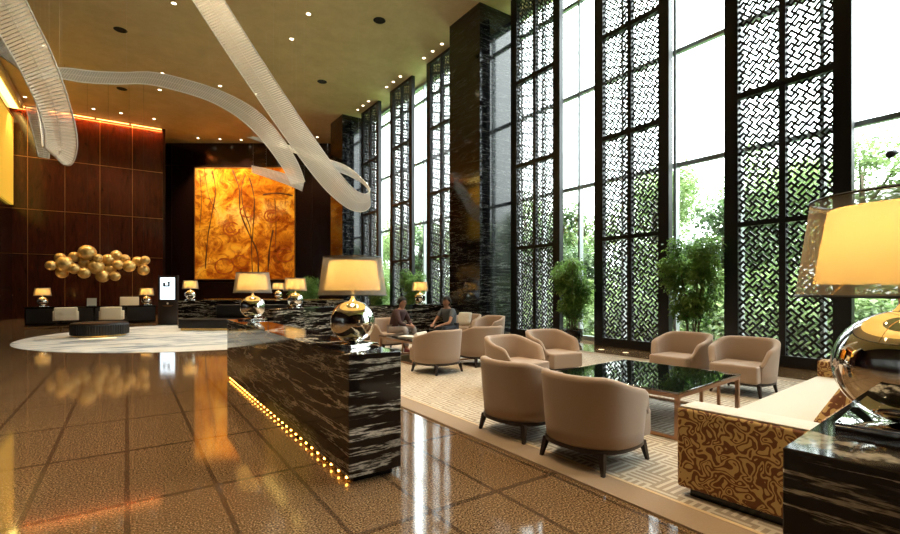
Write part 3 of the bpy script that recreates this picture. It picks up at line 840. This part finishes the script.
# ------------------------------------------------------------------ hanging ribbons
RB = {
'A': [(1.06,10.92,8.04,.230,-.098,.143),(1.53,11.57,7.83,.229,-.097,.155),(2.40,12.43,7.25,.259,-.081,.160),(3.53,13.35,6.42,.285,-.074,.166),(4.62,14.30,5.73,.284,-.074,.199),
 (5.61,15.07,5.12,.237,-.066,.266),(6.37,15.40,4.69,.143,-.037,.312),(6.95,15.61,4.61,.059,-.040,.322),(7.37,15.92,4.92,-.028,-.041,.294),(7.34,16.56,5.63,-.153,.045,.227),
 (7.09,17.33,6.13,-.125,.025,.214),(6.69,18.21,6.54,-.033,.023,.180),(5.93,19.22,7.10,.119,.100,.143),(5.12,20.26,7.59,.155,.136,.125),(4.31,21.30,8.01,.148,.141,.085)],
'B': [(-1.79,13.97,6.33,.075,.070,.156),(-1.29,14.24,6.58,.076,.069,.164),(-.75,14.59,6.76,.057,.082,.185),(-.15,14.91,7.00,.057,.082,.195),(.52,15.18,7.27,.079,.067,.204),
 (1.37,15.44,7.36,.116,.042,.201),(2.33,15.75,7.34,.157,.013,.198),(3.24,15.98,7.05,.214,-.026,.191),(4.02,16.29,6.51,.249,-.050,.150),(4.66,16.58,5.84,.242,-.045,.121),(5.04,16.92,5.32,.233,-.039,.071)],
'D': [(5.22,16.92,5.24,.030,-.020,.180),(4.86,17.53,5.53,.030,-.021,.168),(4.39,18.22,5.82,.015,-.011,.156),(3.90,18.92,6.08,0,0,.121)],
'C': [(-1.76,8.98,6.06,0.208,-0.082,0.123),(-1.58,9.58,5.94,0.225,-0.094,0.134),(-1.45,10.09,5.71,0.226,-0.094,0.144),(-1.29,10.59,5.41,0.225,-0.094,0.136),(-1.13,11.09,4.97,0.222,-0.092,0.090),(-1.05,11.52,4.57,0.240,-0.068,0.019),(-1.06,11.83,4.32,0.240,0.005,-0.058),(-1.14,12.19,4.18,0.196,0.108,-0.120),(-1.28,12.65,4.31,0.125,0.218,-0.103),(-1.35,12.88,4.64,0.090,0.242,-0.021),(-1.48,13.21,5.31,0.071,0.254,-0.021),(-1.70,13.54,5.97,0.053,0.230,-0.065),(-1.97,13.85,6.50,0.041,0.214,-0.131),(-2.39,14.26,6.94,0.059,0.202,-0.177),(-3.07,14.85,7.44,0.113,0.165,-0.201),],
'E': [(-2.06,16.58,6.39,.144,.022,.053),(-1.98,16.77,6.04,.168,.006,.027),(-1.92,16.97,5.62,.158,.012,0),(-1.91,17.21,5.18,.103,.051,0)]}
def cr(p0, p1, p2, p3, t): return .5*((2*p1)+(p2-p0)*t+(2*p0-5*p1+4*p2-p3)*t*t+(3*p1-p0-3*p2+p3)*t**3)
def ribbon(key, label):
    pts = [Vector(p[:3]) for p in RB[key]]; ws = [Vector(p[3:]) for p in RB[key]]; C, W = [], []
    for i in range(len(pts)-1):
        idx = [max(i-1,0), i, i+1, min(i+2, len(pts)-1)]
        for k in range(24):
            C.append(cr(*[pts[q] for q in idx], k/24)); W.append(cr(*[ws[q] for q in idx], k/24))
    C.append(pts[-1]); W.append(ws[-1])
    # resample at an even pitch
    S_, Wd = [C[0]], [W[0]]; pitch = .062; acc = 0
    for i in range(1, len(C)):
        seg = (C[i]-C[i-1]).length; pos = 0
        while acc + (seg-pos) >= pitch:
            pos += pitch-acc; acc = 0; t = pos/seg
            S_.append(C[i-1].lerp(C[i], t)); Wd.append(W[i-1].lerp(W[i], t))
        acc += seg-pos
    org = S_[0].copy(); root = empty('hanging_ribbon', org); tag(root, label, 'ribbon sculpture', 'hanging glass-rod ribbons')
    S_ = [p-org for p in S_]
    f = MB(); vs = []
    for p, w_ in zip(S_, Wd): vs += [p-w_, p+w_]
    f.add(vs, [(i*2, i*2+1, i*2+3, i*2+2) for i in range(len(S_)-1)]).build('film', M['film'], root, 'all')
    r_ = MB()
    for i, (p, w_) in enumerate(zip(S_, Wd)):
        jj = 1+.05*math.sin(i*1.3)
        r_.tube([p-w_*jj, p+w_*jj], .0085, 5)
    r_.build('glass_rod_row', M['rod'], root, 'all')
    for s_ in (-1, 1): MB().tube([p+w_*s_ for p, w_ in zip(S_, Wd)], .016, 6).build('rim', M['rod'], root, 'all')
    MB().tube(S_, .007, 5).build('centre_line', M['rod'], root, 'all')
    w = MB()
    for i in range(0, len(S_), max(1, len(S_)//4)):
        p = S_[i]; w.tube([p+Wd[i], Vector((p.x+Wd[i].x, p.y+Wd[i].y, H-org.z))], .0009, 4)
    w.build('suspension_wire', M['rod'], root)
ribbon('A', 'long white ribbon sweeping down from the top edge and looping near the far screens')
ribbon('B', 'long wavy white ribbon crossing from left to centre below the ceiling')
ribbon('D', 'short white ribbon end in front of the upper right of the amber painting')
ribbon('C', 'wide golden-lit ribbon hanging as a hairpin loop at the far left')
ribbon('E', 'small sparkling ribbon scrap behind the hairpin ribbon at the left')

# ------------------------------------------------------------------ plants
def foliage(n, fn, size, seed, droop=.3, asp=.38):
    rnd = random.Random(seed); m = MB()
    for _ in range(n):
        p = fn(rnd); a = rnd.uniform(0, 2*PI); L = size*rnd.uniform(.6, 1.3)
        el = rnd.uniform(-.9, .7)
        d = Vector((math.cos(a)*math.cos(el), math.sin(a)*math.cos(el), math.sin(el)))
        s_ = d.cross(Vector((rnd.uniform(-.4,.4), rnd.uniform(-.4,.4), 1))).normalized()*L*asp
        tip = p+d*L-Vector((0,0,droop*L)); mid = p+d*L*.5
        m.add([p, mid+s_, tip, mid-s_], [(0,1,2,3)])
    return m
def plant_proto(seed, hgt, rad, name='potted_plant'):
    rnd = random.Random(seed); root = empty(name)
    MB().lathe([(0,0),(.20,0),(.27,.08),(.31,.25),(.30,.36),(.33,.40),(.29,.40),(.27,.34),(0,.34)], 28).build('pot', M['pot'], root, True)
    MB().lathe([(0,.36),(.27,.36),(.27,.34)], 20).build('soil', M['soil'], root)
    tips = []; st = MB()
    for k in range(9):
        a = rnd.uniform(0, 2*PI); r0 = rnd.uniform(.02,.14); r1 = rad*rnd.uniform(.3,.8); h_ = hgt*rnd.uniform(.6,.93)
        p = [Vector((r0*math.cos(a), r0*math.sin(a), .34)), Vector((r1*.4*math.cos(a), r1*.4*math.sin(a), h_*.55)), Vector((r1*math.cos(a), r1*math.sin(a), h_))]
        st.tube(p, [.016,.012,.006], 6); tips.append(p)
    st.build('stem', M['stem'], root, True)
    blobs = [(t[2]*.98, rad*.34) for t in tips] + [(t[1].lerp(t[2], .55), rad*.38) for t in tips] + [(t[1]*.9+Vector((0,0,.05)), rad*.42) for t in tips] + [(Vector((rnd.uniform(-.15,.15), rnd.uniform(-.15,.15), hgt*.72)), rad*.45)]
    def fn(r):
        c, rr = r.choice(blobs); v = Vector((r.gauss(0,1), r.gauss(0,1), r.gauss(0,1))).normalized()*rr*r.random()**.45
        return c+v
    f = foliage(6500, fn, .095, seed+1, .35, .28).build('foliage', M['leaf_p'], root); f['kind'] = 'stuff'
    return root
PL = [((10.35,5.55), 2.75, .72, 'big leafy potted plant by the window behind the right-hand armchairs', 3),
      ((10.30,8.95), 2.45, .68, 'leafy plant in a dark round pot between the two middle lattice screens', 5),
      ((10.25,17.75), 2.4, .80, 'bushy green plant behind the seated people, left of the marble column', 8),
      ((10.25,21.15), 2.4, .8, 'green plant by the far window, just right of the yellow lamp shade', 9),
      ((7.3,23.2), 2.2, .9, 'dim green plant right of the amber painting, behind the marble ledge', 12)]
for (p, h_, r_, lab, sd) in PL:
    o = plant_proto(sd, h_, r_); o.location = (*p, 0); tag(o, lab, 'plant')

def tree_proto(seed, h_, rad, leaf):
    rnd = random.Random(seed); root = empty('tree')
    tr = MB(); tr.tube([(0,0,-.3),(.1,.05,h_*.35),(-.05,.1,h_*.6),(0,0,h_*.85)], [.17,.14,.10,.03], 8)
    blobs = []
    for k in range(15):
        a = rnd.uniform(0, 2*PI); z = h_*rnd.uniform(.28, .95); rr = rad*(.25+.75*math.sin(PI*min(1,(1.05-z/h_)*1.1)))*rnd.uniform(.3,.85)
        c = Vector((rr*math.cos(a), rr*math.sin(a), z)); blobs.append((c, rad*rnd.uniform(.28,.48)))
        tr.tube([(0,0,z*.75), c*.6+Vector((0,0,z*.38)), c], [.06,.04,.015], 5)
    tr.build('trunk', M['bark'], root, True)
    def fn(r):
        c, b_ = r.choice(blobs); v = Vector((r.gauss(0,1), r.gauss(0,1), r.gauss(0,.8))).normalized()*b_*r.random()**.4
        return c+v
    f = foliage(7500, fn, .17, seed+1, .2, .42).build('foliage', leaf, root); f['kind'] = 'stuff'
    return root
TP = [tree_proto(21, 7.2, 2.3, M['leaf_a']), tree_proto(22, 8.6, 2.6, M['leaf_a']), tree_proto(23, 5.6, 2.2, M['leaf_b'])]
TL = ['green leafy tree in the garden outside the tall windows', 'tall light green tree rising in the garden outside the windows', 'darker low tree in the garden outside the windows']
rnd = random.Random(4); un = [False]*3
TS = [(17.5,1.2,0,.95),(19.5,5.0,1,.85),(17.2,8.0,2,1.0),(18.5,11.5,0,1.0),(17,15.5,2,1.05),(19,20,1,.9),(17.5,25,0,1),(18,30,2,1.2),(19,36,1,.95),(22,-1.5,1,.8),(18.5,-3.0,2,.9),
      (24,3,2,1.2),(25,9,0,1.2),(24.5,15,1,1.0),(25,23,2,1.3),(26,31,0,1.2),(22,42,1,1.0),(27,50,0,1.3),(20,46,2,1.2),(30,12,1,1.1),(31,0,0,1.1),(21,2.6,2,1.0),(21,17.4,0,.9),(30,60,1,1.2),(22,55,2,1.4)]
for x, y, k, s_ in TS:
    o = place(TP[k], un[k], (x, y, -.25), rnd.uniform(0, 6.28), TL[k], 'tree', 'garden trees, kind %s' % ('medium','tall','low')[k]); un[k] = True
    o.scale = (s_, s_, s_*rnd.uniform(.92, 1.05))
def bush_proto(seed):
    root = empty('garden_shrub')
    def fn(r):
        v = Vector((r.gauss(0,1), r.gauss(0,1), abs(r.gauss(0,1)))).normalized()
        return Vector((v.x*1.5, v.y*1.5, v.z*1.5))*r.random()**.35
    f = foliage(4200, fn, .15, seed, .2, .42).build('foliage', M['leaf_a'], root); f['kind'] = 'stuff'
    MB().tube([(0,0,-.02),(.05,0,.5),(0,.1,1.0)], [.06,.05,.02], 6).build('stem', M['bark'], root)
    return root
bp = bush_proto(31)
k = 0
for row, (x0, st) in enumerate(((14.6, 2.1), (16.4, 2.6))):
    y = -2.5+row
    while y < 34+row*6:
        o = place(bp, k > 0, (x0+rnd.uniform(-.4,.4), y, -.25), rnd.uniform(0, 6.28), 'round green shrub in the hedge outside the tall windows', 'shrub', 'hedge shrubs outside'); k += 1
        s_ = rnd.uniform(.8, 1.15)*(1 if row == 0 else 1.5); o.scale = (s_, s_, s_); y += st*rnd.uniform(.85, 1.15)

# ------------------------------------------------------------------ people
def skin_mesh(name, joints, edges, m, parent, sub=2):
    me = bpy.data.meshes.new(name); me.from_pydata([j_[0] for j_ in joints], edges, [])
    me.materials.append(m); o = bpy.data.objects.new(name, me); COL.objects.link(o); o.parent = parent
    md = o.modifiers.new('Skin', 'SKIN'); md.use_smooth_shade = True
    for v, j_ in zip(me.skin_vertices[0].data, joints):
        r = j_[1]; v.radius = (r, r) if isinstance(r, (int, float)) else r
    me.skin_vertices[0].data[0].use_root = True
    sb = o.modifiers.new('Subsurf', 'SUBSURF'); sb.levels = sub; sb.render_levels = sub
    return o
def person(loc, rz, label, shirt, trousers, shoes, lean, hands, knees, feet, hair_r, sleeve):
    """seated, facing +X; positions local to the point on the floor below the pelvis"""
    root = empty('person', loc, rz); tag(root, label, 'person', None)
    pz = .50
    J = []; E = []
    def add(p, r, par=None):
        J.append((p, r)); i = len(J)-1
        if par is not None: E.append((par, i))
        return i
    pel = add((0,0,pz), .11)
    ab = add((lean*.3,0,pz+.16), .105, pel); chs = add((lean*.75,0,pz+.36), .12, ab); nb = add((lean*.98,0,pz+.50), .06, chs)
    nk = add((lean*1.06,0,pz+.55), .056, nb); hd0 = add((lean*1.14,0,pz+.60), .084, nk); hd1 = add((lean*1.18,0,pz+.675), .110, hd0); hd2 = add((lean*1.18,0,pz+.755), .088, hd1)
    arms = []
    for s_, (hx, hy, hz), (kx, ky, kz), (fx, fy, fz) in zip((1,-1), hands, knees, feet):
        sh = add((lean*.9, s_*.185, pz+.455), .058, nb)
        el = Vector(((lean*.9+hx)/2-.02, s_*.25, (pz+.44+hz)/2-.10)); e_ = add(tuple(el), .040, sh)
        hv = Vector((hx,hy,hz)); dr = (hv-el).normalized(); wr = add(tuple(hv-dr*.08), .026, e_); pm = add(tuple(hv-dr*.02), .032, wr)
        side = dr.cross(Vector((0,0,1))).normalized()
        for q in range(4):
            off = side*(q-1.5)*.019; ln_ = (.062,.074,.07,.054)[q]
            f1 = add(tuple(hv+dr*.025+off), .0085, pm); f2 = add(tuple(hv+dr*(.03+ln_*.6)+off*1.1-Vector((0,0,.012))), .0078, f1); add(tuple(hv+dr*(.03+ln_)+off*1.1-Vector((0,0,.035))), .0065, f2)
        t1 = add(tuple(hv+side*(-s_)*.036+dr*-.005), .010, pm); add(tuple(hv+side*(-s_)*.055+dr*.035-Vector((0,0,.01))), .008, t1)
        arms.append((sh, e_, wr))
        hp = add((.03, s_*.095, pz-.01), .085, pel); kn = add((kx,ky,kz), .06, hp); an = add((fx-.03,fy,fz+.07), .038, kn); add((fx+.10,fy,fz+.03), .035, an)
    skin_mesh('body', J, E, M['skin'], root)
    # face
    hc = Vector(J[hd1][0]); face = MB()
    for s_ in (1,-1): face.sphere((hc.x+.088, s_*.034, hc.z+.005), .011, 10, 6)
    face.build('eyes', M['eye'], root, 'all')
    nz = MB(); nz.tube([(hc.x+.085,0,hc.z+.01),(hc.x+.108,0,hc.z-.025),(hc.x+.085,0,hc.z-.032)], [.008,.013,.006], 8)
    for s_ in (1,-1): nz.sphere((hc.x-.005, s_*.088, hc.z-.01), .022, 10, 6, 1.4)
    nz.build('nose_and_ears', M['skin'], root, 'all')
    mt = MB(); mt.tube([(hc.x+.082,-.022,hc.z-.052),(hc.x+.092,0,hc.z-.054),(hc.x+.082,.022,hc.z-.052)], .005, 6); mt.build('mouth', M['maroon'], root, 'all')
    hr = MB(); n = 28; mm = 14; vs = []; fs = []
    for i in range(mm+1):
        for k_ in range(n):
            th = PI*i/mm; a = 2*PI*k_/n; d = Vector((math.sin(th)*math.cos(a), math.sin(th)*math.sin(a), math.cos(th)))
            cut = .35 if d.x > .2 else -.35-hair_r
            z = max(d.z, cut)
            rr = 1.08+.03*math.sin(a*7+i)
            vs.append((hc.x-.012+d.x*.112*rr*(1 if d.z > cut else .96), d.y*.108*rr*(1 if d.z > cut else .96), hc.z+.018+z*.125*rr))
    for i in range(mm):
        for k_ in range(n): fs.append((i*n+k_, i*n+(k_+1)%n, (i+1)*n+(k_+1)%n, (i+1)*n+k_))
    hr.add(vs, fs).build('hair', M['hair'], root, 'all')
    # shirt
    J2 = [((0,0,pz+.0), (.155,.165)), (J[ab][0], (.14,.15)), (J[chs][0], (.145,.165)), ((lean*.95,0,pz+.485), (.095,.15))]
    E2 = [(0,1),(1,2),(2,3)]
    for sh, e_, wr in arms:
        i0 = len(J2); J2.append((J[sh][0], .080)); E2.append((2, i0))
        ve, vw, vsx = Vector(J[e_][0]), Vector(J[wr][0]), Vector(J[sh][0])
        if sleeve: J2 += [(tuple(ve), .055), (tuple(ve.lerp(vw, .85)), .042)]; E2 += [(i0,i0+1),(i0+1,i0+2)]
        else: J2.append((tuple(vsx.lerp(ve, .62)), .062)); E2.append((i0,i0+1))
    skin_mesh('shirt', J2, E2, shirt, root)
    J3 = [((0,0,pz), (.15,.15))]; E3 = []
    for s_, (kx,ky,kz), (fx,fy,fz) in zip((1,-1), knees, feet):
        i0 = len(J3); J3 += [((.05, s_*.10, pz-.005), .105), ((kx,ky,kz), .078), ((fx-.03,fy,fz+.13), .058)]; E3 += [(0,i0),(i0,i0+1),(i0+1,i0+2)]
    skin_mesh('trousers', J3, E3, trousers, root)
    for fx, fy, fz in feet:
        MB().add([(fx-.10,fy-.042,fz),(fx+.17,fy-.035,fz),(fx+.17,fy+.035,fz),(fx-.10,fy+.042,fz),(fx-.09,fy-.04,fz+.10),(fx+.15,fy-.03,fz+.05),(fx+.15,fy+.03,fz+.05),(fx-.09,fy+.04,fz+.10)],
           [(0,3,2,1),(4,5,6,7),(0,1,5,4),(1,2,6,5),(2,3,7,6),(3,0,4,7)]).build('shoe', shoes, root, bevel=.018, seg=3)
    return root
person((5.40,10.32,.016), -1.0, 'person in a dark plum long-sleeved shirt and pale grey trousers, leaning forward with hands clasped', M['plum'], M['greycloth'], M['maroon'],
       .22, [(.50,.045,.62),(.50,-.045,.62)], [(.46,.24,.56),(.46,-.22,.56)], [(.50,.20,0),(.52,-.20,0)], .0, True)
person((6.88,9.95,.016), PI+.25, 'dark-haired person in a blue-grey short-sleeved top, reaching forward from a low stool', M['bluegrey'], M['navy'], M['dark_wood'],
       .16, [(.62,.10,.60),(.60,-.10,.62)], [(.46,.16,.52),(.46,-.14,.52)], [(.44,.15,0),(.46,-.15,0)], .5, False)
stl = empty('stool', (6.90, 9.95, .016)); tag(stl, 'low dark round stool under the person in the blue-grey top', 'stool')
MB().lathe([(0,.30),(.22,.30),(.24,.32),(.24,.39),(.20,.41),(0,.41)], 32).build('seat', M['black_leather'], stl, True)
for sx in (-1,1):
    for sy in (-1,1): MB().taper(sx*.14, sy*.14, 0, .31, .012, .018, sx*.03, sy*.03).build('leg', M['dark_wood'], stl)

# ------------------------------------------------------------------ light
w = bpy.data.worlds.new('World'); SC.world = w; w.use_nodes = True
bg = w.node_tree.nodes['Background']; bg.inputs[0].default_value = (.94, .97, 1.0, 1); bg.inputs[1].default_value = 1.0
wt = w.node_tree; g_ = wt.nodes.new('ShaderNodeTexCoord'); sx_ = wt.nodes.new('ShaderNodeSeparateXYZ'); wt.links.new(g_.outputs['Generated'], sx_.inputs[0])
mr = wt.nodes.new('ShaderNodeMapRange'); wt.links.new(sx_.outputs[2], mr.inputs[0])       # overcast sky, three times brighter overhead than at the horizon
mr.inputs[1].default_value = 0; mr.inputs[2].default_value = 1; mr.inputs[3].default_value = 3.6; mr.inputs[4].default_value = 13.0
wt.links.new(mr.outputs[0], bg.inputs[1])
def area(name, loc, rot, sx, sy, power, col, portal=False, spread=PI):
    l = bpy.data.lights.new(name, 'AREA'); l.shape = 'RECTANGLE'; l.size = sx; l.size_y = sy; l.energy = power; l.color = col; l.spread = spread
    o = bpy.data.objects.new(name, l); COL.objects.link(o); o.location = loc; o.rotation_euler = rot
    if portal: l.cycles.is_portal = True
    return o
for y0, y1 in ((2.0, 12.41), (14.2, 24.6), (-7, .2)):
    area('window_daylight', (11.62, (y0+y1)/2, H/2), (0, PI/2, 0), H, y1-y0, 1, (1,1,1), True)
sun = bpy.data.lights.new('sun', 'SUN'); sun.energy = 10; sun.angle = .4; sun.color = (1,.96,.88)
so_ = bpy.data.objects.new('sun', sun); COL.objects.link(so_); so_.rotation_euler = (math.radians(35), math.radians(-8), 0)
def spot(x, y, power, ang, tgt=None, col=(1,.76,.48), z=H-.05, blend=.6):
    l = bpy.data.lights.new('downlight_beam', 'SPOT'); l.energy = power; l.spot_size = math.radians(ang); l.spot_blend = blend; l.color = col; l.shadow_soft_size = .08
    o = bpy.data.objects.new('downlight_beam', l); COL.objects.link(o); o.location = (x, y, z)
    if tgt is not None:
        d = Vector(tgt)-Vector((x, y, z)); o.rotation_euler = d.to_track_quat('-Z', 'Y').to_euler()
    return o
for x, y, _ in DL: spot(x, y, 480, 75)
for x in (1.3, 5.23):                       # the same rows of downlights go on overhead, before the picture
    for y in (0.3, 4.2, 6.2, 10.4, 12.4): spot(x, y, 480, 75)
for x, y in ((-2.7, 4.2), (-2.7, 10.4), (-6, 8)): spot(x, y, 480, 75)
for k in range(4):                          # picture lights at the ceiling edge
    p = B0 + bd*(ax+.8+k*1.65) + bn*1.3; q_ = B0 + bd*(ax+.8+k*1.65)
    spot(p.x, p.y, 300, 60, (q_.x, q_.y, 7.0), (1,.66,.25))
area('cove_wash', (-1.5, 32.70, H-.14), (math.radians(20), 0, 0), 6.4, .06, 130, (1,.22,.04))
area('gold_wash', (-4.68, 28, 10.75), (0, math.radians(-12), 0), .06, 8.6, 25, (1,.68,.18))
area('ottoman_glow', (-.72, 18.08, .03), (0,0,0), .9, .05, 2, (1,.6,.2))

# ------------------------------------------------------------------ camera
cam = bpy.data.cameras.new('camera'); co = bpy.data.objects.new('camera', cam); COL.objects.link(co)
co.location = (0, 0, 1.5); co.rotation_euler = (PI/2, 0, -TH); cam.sensor_width = 36; cam.lens = 36*470/900; cam.shift_y = 23/900
cam.clip_start = .05; cam.clip_end = 400
SC.camera = co
SC.view_settings.view_transform = 'Standard'; SC.view_settings.look = 'None'; SC.view_settings.gamma = 1; SC.view_settings.use_curve_mapping = False
SC.view_settings.exposure = .75
cy = SC.cycles; cy.use_denoising = True; cy.max_bounces = 8; cy.transparent_max_bounces = 24; cy.diffuse_bounces = 4; cy.glossy_bounces = 5
cy.sample_clamp_indirect = 6; cy.caustics_reflective = False; cy.caustics_refractive = False
